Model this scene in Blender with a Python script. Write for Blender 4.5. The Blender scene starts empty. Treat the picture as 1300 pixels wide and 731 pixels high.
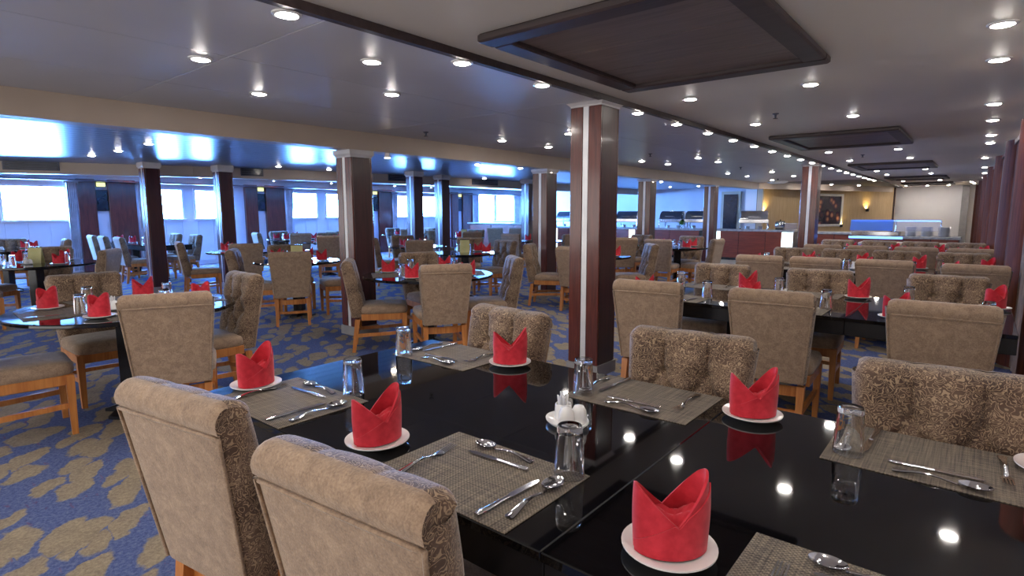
import bpy, bmesh, math, random
from mathutils import Matrix, Vector
random.seed(7)
S = bpy.context.scene
COL = S.collection
PI = math.pi

# ---------------------------------------------------------------- camera, world, exposure
HC = 1.392
yaw, pitch, roll = 0.688087, 0.13201, -0.00204
fwd = Vector((-math.sin(yaw)*math.cos(pitch), math.cos(yaw)*math.cos(pitch), -math.sin(pitch)))
rgt = Vector((math.cos(yaw), math.sin(yaw), 0))
upv = rgt.cross(fwd)
r2 = rgt*math.cos(roll) + upv*math.sin(roll)
u2 = -rgt*math.sin(roll) + upv*math.cos(roll)
cd = bpy.data.cameras.new('camera')
cd.sensor_width = 36.0
cd.sensor_fit = 'HORIZONTAL'
cd.lens = 721.34/1300*36.0
cd.clip_start = 0.02
cd.clip_end = 200
cam = bpy.data.objects.new('camera', cd)
COL.objects.link(cam)
m = Matrix(((r2.x, u2.x, -fwd.x, 0), (r2.y, u2.y, -fwd.y, 0), (r2.z, u2.z, -fwd.z, HC), (0, 0, 0, 1)))
cam.matrix_world = m
S.camera = cam

W = bpy.data.worlds.new('world')
S.world = W
W.use_nodes = True
W.node_tree.nodes['Background'].inputs[0].default_value = (1.0, 0.97, 0.94, 1)
W.node_tree.nodes['Background'].inputs[1].default_value = 1.1
S.view_settings.view_transform = 'Standard'
S.view_settings.look = 'None'
S.view_settings.exposure = 1.3
S.view_settings.gamma = 1.0
S.view_settings.use_curve_mapping = False
LAMP = 85.0        # radiance of a downlight lens
WINDOW = 84.0       # radiance of the daylit window panes

# ---------------------------------------------------------------- materials
def lin(c):
    return tuple((x/255/12.92 if x/255 <= .04045 else ((x/255+.055)/1.055)**2.4) for x in c) + (1,)

def base_mat(name, col=(128, 128, 128), rough=.5, metal=0, spec=.5, **kw):
    M = bpy.data.materials.new(name)
    M.use_nodes = True
    b = M.node_tree.nodes['Principled BSDF']
    b.inputs['Base Color'].default_value = lin(col)
    b.inputs['Roughness'].default_value = rough
    b.inputs['Metallic'].default_value = metal
    b.inputs['Specular IOR Level'].default_value = spec
    for k, v in kw.items():
        b.inputs[k.replace('_', ' ')].default_value = v
    return M

class N:
    """tiny node helper"""
    def __init__(s, M):
        s.t = M.node_tree
        s.b = s.t.nodes['Principled BSDF']
    def add(s, typ, **kw):
        n = s.t.nodes.new(typ)
        for k, v in kw.items():
            if k.startswith('i_'):
                n.inputs[int(k[2:])].default_value = v
            else:
                setattr(n, k, v)
        return n
    def link(s, a, b):
        s.t.links.new(a, b)
    def coord(s, scale=(1, 1, 1), rot=(0, 0, 0), loc=(0, 0, 0)):
        tc = s.add('ShaderNodeTexCoord')
        mp = s.add('ShaderNodeMapping')
        mp.inputs['Scale'].default_value = scale
        mp.inputs['Rotation'].default_value = rot
        mp.inputs['Location'].default_value = loc
        s.link(tc.outputs['Object'], mp.inputs['Vector'])
        return mp.outputs[0]
    def noise(s, v, scale, detail=3, rough=.5, dist=0):
        n = s.add('ShaderNodeTexNoise')
        n.inputs['Scale'].default_value = scale
        n.inputs['Detail'].default_value = detail
        n.inputs['Roughness'].default_value = rough
        n.inputs['Distortion'].default_value = dist
        s.link(v, n.inputs['Vector'])
        return n.outputs['Fac']
    def math(s, op, a, b=None, c=None):
        n = s.add('ShaderNodeMath', operation=op)
        for i, x in enumerate((a, b, c)):
            if x is None: continue
            if isinstance(x, (int, float)): n.inputs[i].default_value = x
            else: s.link(x, n.inputs[i])
        return n.outputs[0]
    def ramp(s, fac, stops, interp='LINEAR'):
        n = s.add('ShaderNodeValToRGB')
        n.color_ramp.interpolation = interp
        e = n.color_ramp.elements
        while len(e) < len(stops): e.new(.5)
        for i, (p, c) in enumerate(stops):
            e[i].position = p
            e[i].color = lin(c)
        s.link(fac, n.inputs[0])
        return n.outputs[0]
    def mix(s, fac, a, b):
        n = s.add('ShaderNodeMix', data_type='RGBA')
        for idx, x in ((0, fac), (6, a), (7, b)):
            if isinstance(x, (int, float)): n.inputs[idx].default_value = x
            elif isinstance(x, tuple): n.inputs[idx].default_value = lin(x)
            else: s.link(x, n.inputs[idx])
        return n.outputs[2]
    def color(s, o):
        s.link(o, s.b.inputs['Base Color'])
    def bump(s, h, strength=.3, dist=.01):
        n = s.add('ShaderNodeBump')
        n.inputs['Strength'].default_value = strength
        n.inputs['Distance'].default_value = dist
        s.link(h, n.inputs['Height'])
        s.link(n.outputs[0], s.b.inputs['Normal'])

def emit(name, col, strength):
    M = bpy.data.materials.new(name)
    M.use_nodes = True
    t = M.node_tree
    t.nodes.clear()
    e = t.nodes.new('ShaderNodeEmission')
    e.inputs[0].default_value = (col[0], col[1], col[2], 1)
    e.inputs[1].default_value = strength
    o = t.nodes.new('ShaderNodeOutputMaterial')
    t.links.new(e.outputs[0], o.inputs[0])
    return M

def mat_carpet():
    M = base_mat('carpet', rough=.95, spec=.1)
    n = N(M)
    v = n.coord(rot=(0, 0, math.radians(35)))
    warp = n.add('ShaderNodeTexNoise')
    warp.inputs['Scale'].default_value = 3.2
    warp.inputs['Detail'].default_value = 5
    warp.inputs['Roughness'].default_value = .62
    n.link(v, warp.inputs['Vector'])
    sub = n.add('ShaderNodeVectorMath', operation='SUBTRACT')
    n.link(warp.outputs['Color'], sub.inputs[0]); sub.inputs[1].default_value = (.5, .5, .5)
    sc = n.add('ShaderNodeVectorMath', operation='SCALE'); sc.inputs['Scale'].default_value = .24
    n.link(sub.outputs[0], sc.inputs[0])
    ad = n.add('ShaderNodeVectorMath', operation='ADD')
    n.link(v, ad.inputs[0]); n.link(sc.outputs[0], ad.inputs[1])
    mp = n.add('ShaderNodeMapping'); mp.inputs['Scale'].default_value = (3.0, 6.6, 1)
    n.link(ad.outputs[0], mp.inputs[0])
    vo = n.add('ShaderNodeTexVoronoi', feature='F1', voronoi_dimensions='2D')
    vo.inputs['Scale'].default_value = 1.0
    vo.inputs['Randomness'].default_value = .85
    n.link(mp.outputs[0], vo.inputs['Vector'])
    # blob size varies per cell
    sep = n.add('ShaderNodeSeparateColor'); n.link(vo.outputs['Color'], sep.inputs[0])
    thr = n.math('MULTIPLY_ADD', sep.outputs[0], .26, .32)
    d = n.math('SUBTRACT', thr, vo.outputs['Distance'])
    leaf = n.math('MULTIPLY', d, 15.0)
    leaf.node.use_clamp = True
    fine = n.noise(v, 60, 3, .7)
    vein = n.noise(v, 9, 4, .6)
    blue = n.ramp(fine, [(.25, (62, 70, 108)), (.5, (84, 98, 144)), (.78, (120, 128, 156))])
    streak = n.noise(n.coord(scale=(3, 11, 1), rot=(0, 0, math.radians(20))), 2.2, 3, .6)
    red = n.ramp(streak, [(.0, (0, 0, 0)), (.63, (0, 0, 0)), (.70, (255, 255, 255))])
    blue = n.mix(n.math('MULTIPLY', red, .35), blue, (128, 48, 58))
    tan = n.ramp(n.math('MULTIPLY_ADD', fine, .6, n.math('MULTIPLY', vein, .4)), [(.3, (118, 106, 88)), (.55, (160, 144, 114)), (.75, (186, 168, 136))])
    n.color(n.mix(n.math('MULTIPLY', leaf, .88), blue, tan))
    n.bump(n.noise(v, 220, 2), .5, .004)
    return M

def mat_plain_fabric():
    M = base_mat('plush_fabric', rough=.9, spec=.15, Sheen_Weight=.35, Sheen_Roughness=.45)
    n = N(M)
    v = n.coord()
    a = n.noise(v, 26, 4, .65, .6)
    f = n.noise(v, 190, 2, .6)
    n.color(n.ramp(n.math('MULTIPLY_ADD', f, .45, n.math('MULTIPLY', a, .55)), [(.3, (124, 104, 88)), (.5, (155, 131, 110)), (.7, (184, 158, 132))]))
    n.bump(f, .55, .004)
    return M

def mat_swirl_fabric():
    M = base_mat('swirl_fabric', rough=.72, spec=.25, Sheen_Weight=.35, Sheen_Roughness=.4)
    n = N(M)
    v = n.coord()
    a = n.noise(v, 42, 1.0, .4, 1.0)
    w = n.math('ABSOLUTE', n.math('SUBTRACT', n.math('FRACT', n.math('MULTIPLY', a, 7.5)), .5))
    lines = n.ramp(w, [(.12, (255, 255, 255)), (.20, (0, 0, 0))])
    big = n.noise(v, 9, 2)
    dark = n.ramp(big, [(.35, (76, 58, 49)), (.65, (114, 92, 77))])
    gold = n.ramp(big, [(.35, (158, 134, 108)), (.65, (176, 151, 124))])
    n.color(n.mix(lines, dark, gold))
    n.bump(w, .35, .003)
    return M

def mat_wood(name, c0, c1, axis='Z', rough=.35, coat=.3, scale=1.0):
    M = base_mat(name, rough=rough, Coat_Weight=coat, Coat_Roughness=.12)
    n = N(M)
    s = {'Z': (14, 14, 1.1), 'X': (1.1, 14, 14), 'Y': (14, 1.1, 14)}[axis]
    v = n.coord(scale=tuple(k*scale for k in s))
    a = n.noise(v, 2.0, 5, .6, .8)
    n.color(n.ramp(a, [(.3, c0), (.7, c1)]))
    return M

def mat_placemat():
    M = base_mat('woven_mat', rough=.75, spec=.25)
    n = N(M)
    v = n.coord()
    sx = n.noise(n.coord(scale=(1, 60, 1)), 4, 2, .8)
    sy = n.noise(n.coord(scale=(60, 1, 1)), 4, 2, .8)
    ck = n.add('ShaderNodeTexChecker'); ck.inputs['Scale'].default_value = 210
    n.link(v, ck.inputs['Vector'])
    base = n.ramp(n.math('MULTIPLY_ADD', sx, .5, n.math('MULTIPLY', sy, .5)), [(.36, (72, 66, 64)), (.5, (126, 116, 104)), (.62, (158, 144, 124))])
    dark = n.mix(.55, base, (60, 52, 46))
    n.color(n.mix(ck.outputs['Fac'], base, dark))
    n.bump(ck.outputs['Fac'], .4, .002)
    return M

def mat_mottle(name, c0, c1, scale=3, rough=.5, spec=.5, **kw):
    M = base_mat(name, rough=rough, spec=spec, **kw)
    n = N(M)
    n.color(n.ramp(n.noise(n.coord(), scale, 3), [(.35, c0), (.65, c1)]))
    return M

MT = {}
MT['carpet'] = mat_carpet()
MT['plush'] = mat_plain_fabric()
MT['swirl'] = mat_swirl_fabric()
MT['oak'] = mat_wood('orange_oak', (168, 98, 44), (206, 138, 72), 'Z', .4, .2)
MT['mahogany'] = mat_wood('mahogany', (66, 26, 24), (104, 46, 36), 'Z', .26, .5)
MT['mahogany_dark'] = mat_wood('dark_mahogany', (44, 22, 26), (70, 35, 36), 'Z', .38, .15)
MT['counter_wood'] = mat_wood('counter_wood', (110, 44, 30), (146, 66, 44), 'X', .3, .4)
MT['pilaster'] = mat_wood('pilaster_wood', (78, 40, 28), (112, 62, 42), 'Z', .65, 0)
MT['pilaster'].node_tree.nodes['Principled BSDF'].inputs['Specular IOR Level'].default_value = .1
MT['hatch'] = mat_wood('hatch_wood', (100, 86, 83), (122, 106, 102), 'X', .5, .0)
MT['hatch_frame'] = mat_wood('hatch_frame_wood', (48, 37, 38), (68, 53, 53), 'X', .5, .0)
MT['beige_wood'] = mat_wood('beige_wall_veneer', (186, 158, 118), (206, 180, 140), 'Z', .5, .1)
MT['mat'] = mat_placemat()
MT['black'] = mat_mottle('black_gloss_glass', (6, 6, 8), (10, 10, 13), 2, .035, .6)
MT['black_edge'] = mat_mottle('black_lacquer', (16, 16, 20), (24, 24, 28), 6, .25, .5)
MT['black_metal'] = mat_mottle('black_metal', (18, 18, 24), (30, 30, 38), 8, .3, .5)
MT['ceil_r'] = mat_mottle('warm_ceiling', (212, 206, 198), (220, 214, 206), .6, .5, .2)
MT['ceil_l'] = mat_mottle('grey_ceiling', (188, 186, 190), (196, 194, 198), .8, .40, .3)
MT['slat'] = mat_mottle('glossy_ceiling_slat', (128, 136, 150), (140, 148, 160), .7, .30, .5, Metallic=.7)
MT['soffit'] = mat_mottle('beige_soffit', (170, 154, 140), (180, 164, 150), 1.2, .45, .4)
MT['white_wall'] = mat_mottle('white_wall', (222, 220, 222), (230, 228, 228), 1.0, .6, .3)
MT['beige_wall'] = mat_mottle('beige_wall', (196, 178, 152), (206, 190, 164), 1.5, .6, .3)
MT['lav_wall'] = mat_mottle('pale_wall', (200, 198, 206), (210, 208, 216), 1.2, .5, .3)
MT['steel'] = mat_mottle('polished_steel', (196, 196, 200), (214, 214, 216), 6, .12, .5, Metallic=1.0)
MT['strip'] = mat_mottle('brushed_strip', (212, 212, 216), (226, 226, 228), 6, .35, .5, Metallic=.2)
MT['capital'] = mat_mottle('capital_paint', (186, 182, 184), (198, 194, 196), 4, .35, .5)
MT['skirting'] = mat_mottle('skirting_paint', (136, 134, 136), (152, 150, 152), 5, .4, .5)
MT['chrome'] = mat_mottle('cutlery_steel', (206, 206, 212), (224, 224, 228), 12, .09, .5, Metallic=1.0)
MT['china'] = mat_mottle('white_china', (232, 230, 228), (240, 238, 236), 9, .12, .6)
MT['red'] = mat_mottle('red_linen', (184, 36, 50), (206, 50, 64), 40, .8, .2, Sheen_Weight=.2)
MT['cream'] = mat_mottle('cream_card', (196, 190, 132), (212, 206, 150), 8, .6, .3)
MT['curtain'] = mat_mottle('pale_curtain', (176, 172, 178), (200, 196, 200), 6, .85, .2)
MT['brown_curtain'] = mat_mottle('brown_curtain', (84, 60, 52), (104, 78, 68), 6, .85, .2)
MT['taupe_curtain'] = mat_mottle('taupe_curtain', (116, 98, 84), (138, 118, 102), 6, .9, .1)
MT['dark'] = mat_mottle('dark_panel', (22, 26, 38), (30, 34, 46), 5, .2, .5)
MT['stone'] = mat_mottle('grey_stone_top', (150, 146, 144), (176, 172, 168), 14, .25, .5)
MT['tile'] = mat_mottle('pale_floor_tile', (186, 180, 170), (200, 194, 184), 3, .25, .5)
MT['leaf'] = mat_mottle('green_leaf', (44, 88, 34), (82, 128, 52), 30, .5, .4)
MT['vent'] = mat_mottle('vent_paint', (70, 74, 92), (84, 88, 106), 8, .5, .4)
MT['glass'] = base_mat('clear_glass', (255, 255, 255), 0.0, 0, .5, Transmission_Weight=1.0, IOR=1.45)
MT['pane_glass'] = base_mat('guard_glass', (215, 228, 255), 0.04, 0, .5, Alpha=.16)
MT['blue_lit_glass'] = base_mat('frosted_glass_blue_glow', (110, 160, 245), 0.35, 0, .5, Transmission_Weight=.55, IOR=1.2)  # blue light of the strips is put into the glass colour
MT['lamp'] = emit('downlight_lens', (1.0, .93, .86), LAMP)
MT['lamp_small'] = emit('small_spot_lens', (1.0, .80, .58), 160)
MT['window'] = emit('daylit_pane', (.13, .37, 1.0), WINDOW)
MT['lit_panel'] = emit('lit_counter_panel', (.62, .92, 1.0), 2.2)
MT['blue_strip'] = emit('blue_light_strip', (.10, .26, 1.0), 2.0)
MT['warm_up'] = emit('warm_uplight_lens', (1.0, .74, .26), 220)
MT['cove'] = emit('cove_strip', (.12, .42, 1.0), 10.0)
MT['exit'] = emit('exit_sign_face', (.75, .85, .30), .9)
def mat_picture():
    M = base_mat('dark_framed_print', rough=.15)
    n = N(M)
    v = n.coord()
    vo = n.add('ShaderNodeTexVoronoi', feature='F1'); vo.inputs['Scale'].default_value = 3.2
    n.link(v, vo.inputs['Vector'])
    n.color(n.ramp(vo.outputs['Distance'], [(.12, (178, 120, 100)), (.3, (70, 44, 60)), (.5, (28, 30, 62))]))
    return M
MT['picture'] = mat_picture()

# ---------------------------------------------------------------- mesh builder
class MB:
    def __init__(s):
        s.v = []; s.f = []
    def box(s, x0, x1, y0, y1, z0, z1):
        i = len(s.v)
        s.v += [(x0,y0,z0),(x1,y0,z0),(x1,y1,z0),(x0,y1,z0),(x0,y0,z1),(x1,y0,z1),(x1,y1,z1),(x0,y1,z1)]
        s.f += [(i,i+3,i+2,i+1),(i+4,i+5,i+6,i+7),(i,i+1,i+5,i+4),(i+1,i+2,i+6,i+5),(i+2,i+3,i+7,i+6),(i+3,i,i+4,i+7)]
        return s
    def cbox(s, x0, x1, y0, y1, z0, z1, c=.004):
        """box with chamfered edges on top and sides"""
        rings = [(z0, c), (z0+c, 0), (z1-c, 0), (z1, c)]
        pts = []
        for z, q in rings:
            a, b, d, e = x0+q, x1-q, y0+q, y1-q
            k = c*.9
            pts.append([(a+k,d,z),(b-k,d,z),(b,d+k,z),(b,e-k,z),(b-k,e,z),(a+k,e,z),(a,e-k,z),(a,d+k,z)])
        s.loft(pts, True, True)
        return s
    def loft(s, rings, cap0=False, cap1=False, closed=True):
        i = len(s.v); n = len(rings[0])
        for r in rings: s.v += [tuple(p) for p in r]
        for a in range(len(rings)-1):
            for b in range(n if closed else n-1):
                c = (b+1) % n
                s.f.append((i+a*n+b, i+a*n+c, i+(a+1)*n+c, i+(a+1)*n+b))
        if cap0: s.f.append(tuple(i+b for b in reversed(range(n))))
        if cap1: s.f.append(tuple(i+(len(rings)-1)*n+b for b in range(n)))
        return s
    def taper(s, p0, p1, w0, w1, d0=None, d1=None):
        """square bar from p0 to p1 (mostly vertical), widths w (x) and d (y)"""
        d0 = d0 or w0; d1 = d1 or w1
        rings = []
        for p, w, d in ((p0, w0, d0), (p1, w1, d1)):
            x, y, z = p
            rings.append([(x-w/2,y-d/2,z),(x+w/2,y-d/2,z),(x+w/2,y+d/2,z),(x-w/2,y+d/2,z)])
        return s.loft(rings, True, True)
    def disc(s, r, z, n=16):
        i = len(s.v)
        s.v += [(r*math.cos(2*PI*k/n), r*math.sin(2*PI*k/n), z) for k in range(n)]
        s.f.append(tuple(range(i, i+n)))
        return s
    def lathe(s, prof, n=24, cx=0, cy=0, loop=False):
        if loop: prof = list(prof) + [prof[0]]
        rings = [[(cx+r*math.cos(2*PI*k/n), cy+r*math.sin(2*PI*k/n), z) for k in range(n)] for r, z in prof]
        return s.loft(rings, prof[0][0] > 1e-6 and not loop, prof[-1][0] > 1e-6 and not loop)
    def tube(s, pts, r, n=6):
        P = [Vector(p) for p in pts]
        rings = []
        for k, p in enumerate(P):
            t = (P[min(k+1, len(P)-1)] - P[max(k-1, 0)]).normalized()
            a = Vector((0, 0, 1)) if abs(t.z) < .9 else Vector((1, 0, 0))
            u = t.cross(a).normalized(); w = u.cross(t)
            rr = r[k] if isinstance(r, (list, tuple)) else r
            rings.append([tuple(p + (u*math.cos(2*PI*q/n) + w*math.sin(2*PI*q/n))*rr) for q in range(n)])
        return s.loft(rings, True, True)
    def bar(s, a, b, w, h):
        """box beam from a to b, width w (horizontal), height h, centred on the line"""
        A, B = Vector(a), Vector(b)
        t = (B-A).normalized()
        u = t.cross(Vector((0, 0, 1)))
        u = u.normalized() if u.length > 1e-4 else Vector((1, 0, 0))
        n = u.cross(t)
        rings = [[tuple(p + u*sx*w/2 + n*sz*h/2) for sx, sz in ((-1,-1),(1,-1),(1,1),(-1,1))] for p in (A, B)]
        return s.loft(rings, True, True)
    def grid(s, fn, nu, nv):
        i = len(s.v)
        for b in range(nv+1):
            for a in range(nu+1):
                s.v.append(tuple(fn(a/nu, b/nv)))
        for b in range(nv):
            for a in range(nu):
                k = i + b*(nu+1) + a
                s.f.append((k, k+1, k+nu+2, k+nu+1))
        return s
    def mesh(s, name, mat, smooth=False):
        me = bpy.data.meshes.new(name)
        me.from_pydata(s.v, [], s.f)
        bm = bmesh.new(); bm.from_mesh(me)
        bmesh.ops.recalc_face_normals(bm, faces=bm.faces)
        bm.to_mesh(me); bm.free()
        if smooth:
            for p in me.polygons: p.use_smooth = True
            try: me.set_sharp_from_angle(angle=math.radians(smooth if smooth > 1 else 50))
            except Exception: pass
        me.materials.append(MT[mat])
        return me
    def build(s, name, mat, parent=None, smooth=False, loc=None, rz=0):
        return put(name, s.mesh(name, mat, smooth), parent, loc, rz)

def put(name, me, parent=None, loc=None, rz=0):
    o = bpy.data.objects.new(name, me)
    COL.objects.link(o)
    if parent: o.parent = parent
    if loc: o.location = loc
    o.rotation_euler.z = rz
    return o

LABELS = {}
def tag(o, label, cat, group=None):
    o['label'] = label; o['category'] = cat
    if group: o['group'] = group
    LABELS.setdefault(label, []).append((o.name, group))
    return o
def empty(name, loc=(0, 0, 0), rz=0):
    o = bpy.data.objects.new(name, None)
    COL.objects.link(o)
    o.empty_display_size = .05
    o.location = loc; o.rotation_euler.z = rz
    return o
def structure(o, label=None):
    o['kind'] = 'structure'
    if label: o['label'] = label
    return o
def dup(root, loc, rz=0, tilt=None):
    """copy of a thing with its parts and sub-parts"""
    r = root.copy(); COL.objects.link(r)
    r.location = loc; r.rotation_euler.z = rz
    if tilt: r.rotation_euler.x = tilt
    for ch in KIDS.get(root.name, []):
        c = ch.copy(); COL.objects.link(c); c.parent = r
        for g in KIDS.get(ch.name, []):
            d = g.copy(); COL.objects.link(d); d.parent = c
    return r
KIDS = {}
def remember(root):
    KIDS[root.name] = [o for o in S.objects if o.parent == root]
    for c in KIDS[root.name]:
        KIDS[c.name] = [o for o in S.objects if o.parent == c]
USED = set()
def use(root, loc, rz=0):
    """first use moves the prototype itself, later uses copy it"""
    if root.name not in USED:
        USED.add(root.name)
        root.location = loc; root.rotation_euler.z = rz
        return root
    return dup(root, loc, rz)
ORD = ['first','second','third','fourth','fifth','sixth','seventh','eighth','ninth','tenth','eleventh','twelfth','thirteenth','fourteenth','fifteenth','sixteenth','seventeenth','eighteenth','nineteenth','twentieth','twenty-first','twenty-second','twenty-third','twenty-fourth','twenty-fifth','twenty-sixth']

# ---------------------------------------------------------------- the room
ZR, ZL, ZG, ZB = 2.32, 2.28, 2.26, 2.08      # right ceiling, left ceiling, glossy ceiling, beam underside
XS, XB = -2.42, -5.38                        # ceiling step, beam face
XW = -16.5                                   # window wall
YR = -3.2
def wr(y): return .62 - .0276*(y+3)          # right wall leans inward along its length

structure(MB().box(-17, 1.2, YR-.2, 26.4, -.1, 0).build('floor', 'carpet'), 'blue carpet with tan leaf shapes')
tf = MB()
b = tf.box(-12.2, -3.2, 15.0, 17.0, 0.0, .012)
tile_floor = structure(tf.build('floor_tiles', 'stone'), 'pale tiled strip of floor in front of the buffet counters')
tm = MB().cbox(.006, .594, .006, .594, .012, .016, .001).mesh('floor_tile', 'tile')
for i in range(15):
    for j in range(3):
        put('floor_tile', tm, tile_floor, (-12.2+i*.6, 15.05+j*.6, 0))

# right ceiling
structure(MB().box(XS, 1.2, YR, 26.2, ZR, ZR+.06).build('ceiling', 'ceil_r'), 'pale warm ceiling over the long tables')
step = structure(MB().box(XS-.012, XS+.03, YR, 26.2, ZL-.004, ZR+.02).build('trim_1', 'hatch_frame'), 'dark step edge between the two ceilings')
# left ceiling of laid panels
cl = structure(MB().box(XB-.2, XS-.012, YR, 26.2, ZL+.012, ZL+.06).build('ceiling_grey', 'vent'), 'grey glossy ceiling panels')
pw = (XS-.012-XB)/3
pm = MB().cbox(.003, pw-.003, .003, 2.394, ZL, ZL+.012, .0004).mesh('ceiling_panel', 'ceil_l')
for i in range(3):
    for j in range(9):
        put('ceiling_panel', pm, cl, (XB+i*pw, YR+j*2.4+(i % 2)*.0, 0))
# glossy slatted ceiling behind the beam
cg = structure(MB().box(-13.6, XB-.2, YR, 21, ZG+.012, ZG+.06).build('ceiling_slatted', 'vent'), 'glossy ceiling of long narrow slats')
FP = [(-13.9, YR), (-13.1, 0.5), (-12.66, 2.04), (-11.45, 4.6), (-10.55, 8.0), (-10.3, 11.0), (-10.3, 21.0)]
def fascia_x(y):
    for (xa, ya), (xb, yb) in zip(FP, FP[1:]):
        if ya <= y <= yb: return xa + (xb-xa)*(y-ya)/(yb-ya)
    return FP[-1][0]
sm = MB().cbox(.005, .195, 0, 21-YR, ZG, ZG+.012, .006).mesh('ceiling_slat', 'slat')
for i in range(36):
    x0 = XB-.2-(i+1)*.2
    put('ceiling_slat', sm, cg, (x0, YR, 0))
beam = structure(MB().box(XB-.2, XB, YR, 18.4, ZB, ZL+.03).build('trim_2', 'soffit'), 'long beige ceiling beam')
# fascia and window-side ceiling
fb = MB()
for (xa, ya), (xb, yb) in zip(FP, FP[1:]):
    fb.bar((xa-.09, ya-.02, 2.19), (xb-.09, yb+.02, 2.19), .18, .26)
structure(fb.build('trim_3', 'soffit'), 'beige fascia over the window seats')
structure(MB().box(-17, -10.1, YR, 21.2, 2.36, 2.42).build('ceiling_window_side', 'lav_wall'), 'pale ceiling along the windows')
cs = MB()
for (xa, ya), (xb, yb) in zip(FP, FP[1:]):
    cs.bar((xa-.32, ya, 2.17), (xb-.32, yb, 2.17), .05, .03)
tag(cs.build('cove_light', 'cove'), 'thin blue cove light strip behind the window-side fascia', 'light')
cs = MB()
for (xa, ya), (xb, yb) in zip(FP, FP[1:]):
    cs.bar((xa-.75, ya, 2.20), (xb-.75, yb, 2.20), .9, .05)
structure(cs.build('ceiling_cove', 'lav_wall'), 'pale dropped ceiling beside the cove light')
cs = MB()
cs.box(XW, XW+.5, YR, 21, 2.13, 2.16)
structure(cs.build('trim_4', 'mahogany_dark'), 'dark pelmet board above the windows')

# walls
wl = structure(MB().box(XW-.2, XW, YR, 21.2, 0, 2.45).build('wall_left', 'lav_wall'), 'pale panelled wall under the windows')
rm = MB(); rm.bar((wr(-3.2)+.06, -3.3, 1.2), (wr(26.2)+.06, 26.2, 1.2), .12, 2.5)
wright = structure(rm.build('wall_right', 'beige_wall'), 'right wall behind curtains')
structure(MB().box(-17, -5.6, 21, 21.2, 0, 2.5).build('wall_back', 'lav_wall'), 'pale wall behind the buffet')
structure(MB().bar((-5.55, 19.3, 1.25), (-2.62, 25.85, 1.25), .1, 2.5).build('wall_veneer', 'beige_wood'), 'beige wood veneer wall')
structure(MB().box(-5.62, -5.45, 19.2, 21.2, 0, 2.5).build('wall_return', 'beige_wall'))
structure(MB().box(-2.9, .6, 25.9, 26.1, 0, 2.5).build('wall_far', 'white_wall'), 'white far wall')
structure(MB().box(-2.7, -2.58, 25.7, 25.9, 0, 2.3).build('trim_5', 'mahogany_dark'), 'dark corner post')
structure(MB().bar((-5.40, 18.45, 2.2), (-2.62, 25.0, 2.2), .06, .20).build('trim_6', 'soffit'), 'beige fascia over the veneer wall')
structure(MB().box(-.62, -.42, 25.7, 25.9, 0, 2.3).build('trim_7', 'skirting'), 'grey column on the far wall')
# back wall details : dark doorway, white block
d1 = MB().box(-7.3, -6.72, 20.9, 21.0, 0, 2.06).box(-7.22, -6.8, 20.86, 20.91, 0, 1.98)
d1 = structure(MB().box(-7.36, -6.68, 20.9, 21.0, 0, 2.12).build('door_1', 'beige_wall'), 'beige door frame with dark opening')
MB().cbox(-7.26, -6.78, 20.86, 20.92, 0.0, 2.02).build('door_leaf', 'dark', d1)
structure(MB().box(-6.1, -5.75, 19.6, 20.0, 0, 2.26).build('wall_block', 'white_wall'), 'white column beside the doorway')
structure(MB().box(-5.75, -5.68, 19.6, 20.0, 0, 2.26).build('trim_8', 'mahogany_dark'))

# ---- window wall: windows, wood panels, screens, curtains
WIN = [(2.61, 3.72), (5.42, 6.22), (6.57, 7.40), (9.34, 10.20), (10.57, 11.42), (13.40, 14.25), (14.62, 15.45)]
def window(k, y0, y1, z0, z1, x=XW):
    r = structure(empty('window_%d' % k, (x, (y0+y1)/2, z0)), 'bright daylit window')
    h, w = z1-z0, (y1-y0)/2
    MB().box(.01, .02, -w, w, 0, h).build('pane', 'window', r)
    MB().box(0, .05, -w-.05, -w, -.05, h+.05).box(0, .05, w, w+.05, -.05, h+.05).box(0, .05, -w, w, h, h+.05).build('window_frame', 'white_wall', r)
    MB().cbox(0, .09, -w-.07, w+.07, -.06, -.02).build('window_sill', 'white_wall', r)
for k, (a, b_) in enumerate(WIN): window(k+1, a, b_, 1.27, 1.99)
window(8, 17.68, 18.80, 1.05, 2.10); window(9, 18.96, 20.08, 1.05, 2.10)
# wall panelling seams under windows
sp = MB().cbox(0, .012, .006, .394, .1, 1.18, .003).mesh('wall_panel', 'lav_wall')
for i in range(58):
    y = YR + .2 + i*.4
    if any(a-.4 < y < b2 for a, b2 in ((3.9, 5.2), (7.85, 9.25), (11.95, 13.3), (16.1, 17.0))): continue
    put('wall_panel', sp, wl, (XW, y, 0))
bays = [3.95, 7.90, 12.0, 16.2]
bw = ['beside the wide left window', 'behind the second wood pillar pair', 'behind the large dark pillar', 'near the window bar']
for i, y in enumerate(bays):
    for (a, c) in ((0, .36), (.62, 1.2)):
        MB().cbox(XW, XW+.10, y+a, y+c, 0, 2.2, .004).build('wood_panel', 'mahogany', wl)
    t = tag(empty('wall_screen', (XW, y+.49, 1.45)), 'dark flat wall screen between wood panels '+bw[i], 'screen', 'dark screens on the window wall')
    MB().cbox(.01, .05, -.12, .12, 0, .5, .005).build('casing', 'black_metal', t)
    MB().box(.05, .053, -.105, .105, .02, .48).build('display', 'dark', t)
    t = tag(empty('exit_sign', (XW, y+.49, 2.02)), 'small glowing green-yellow sign above the screen '+bw[i], 'sign', 'exit signs on the window wall')
    MB().cbox(.0, .05, -.10, .10, 0, .11, .004).build('casing', 'vent', t)
    MB().box(.05, .053, -.09, .09, .01, .10).build('face', 'exit', t)
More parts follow.
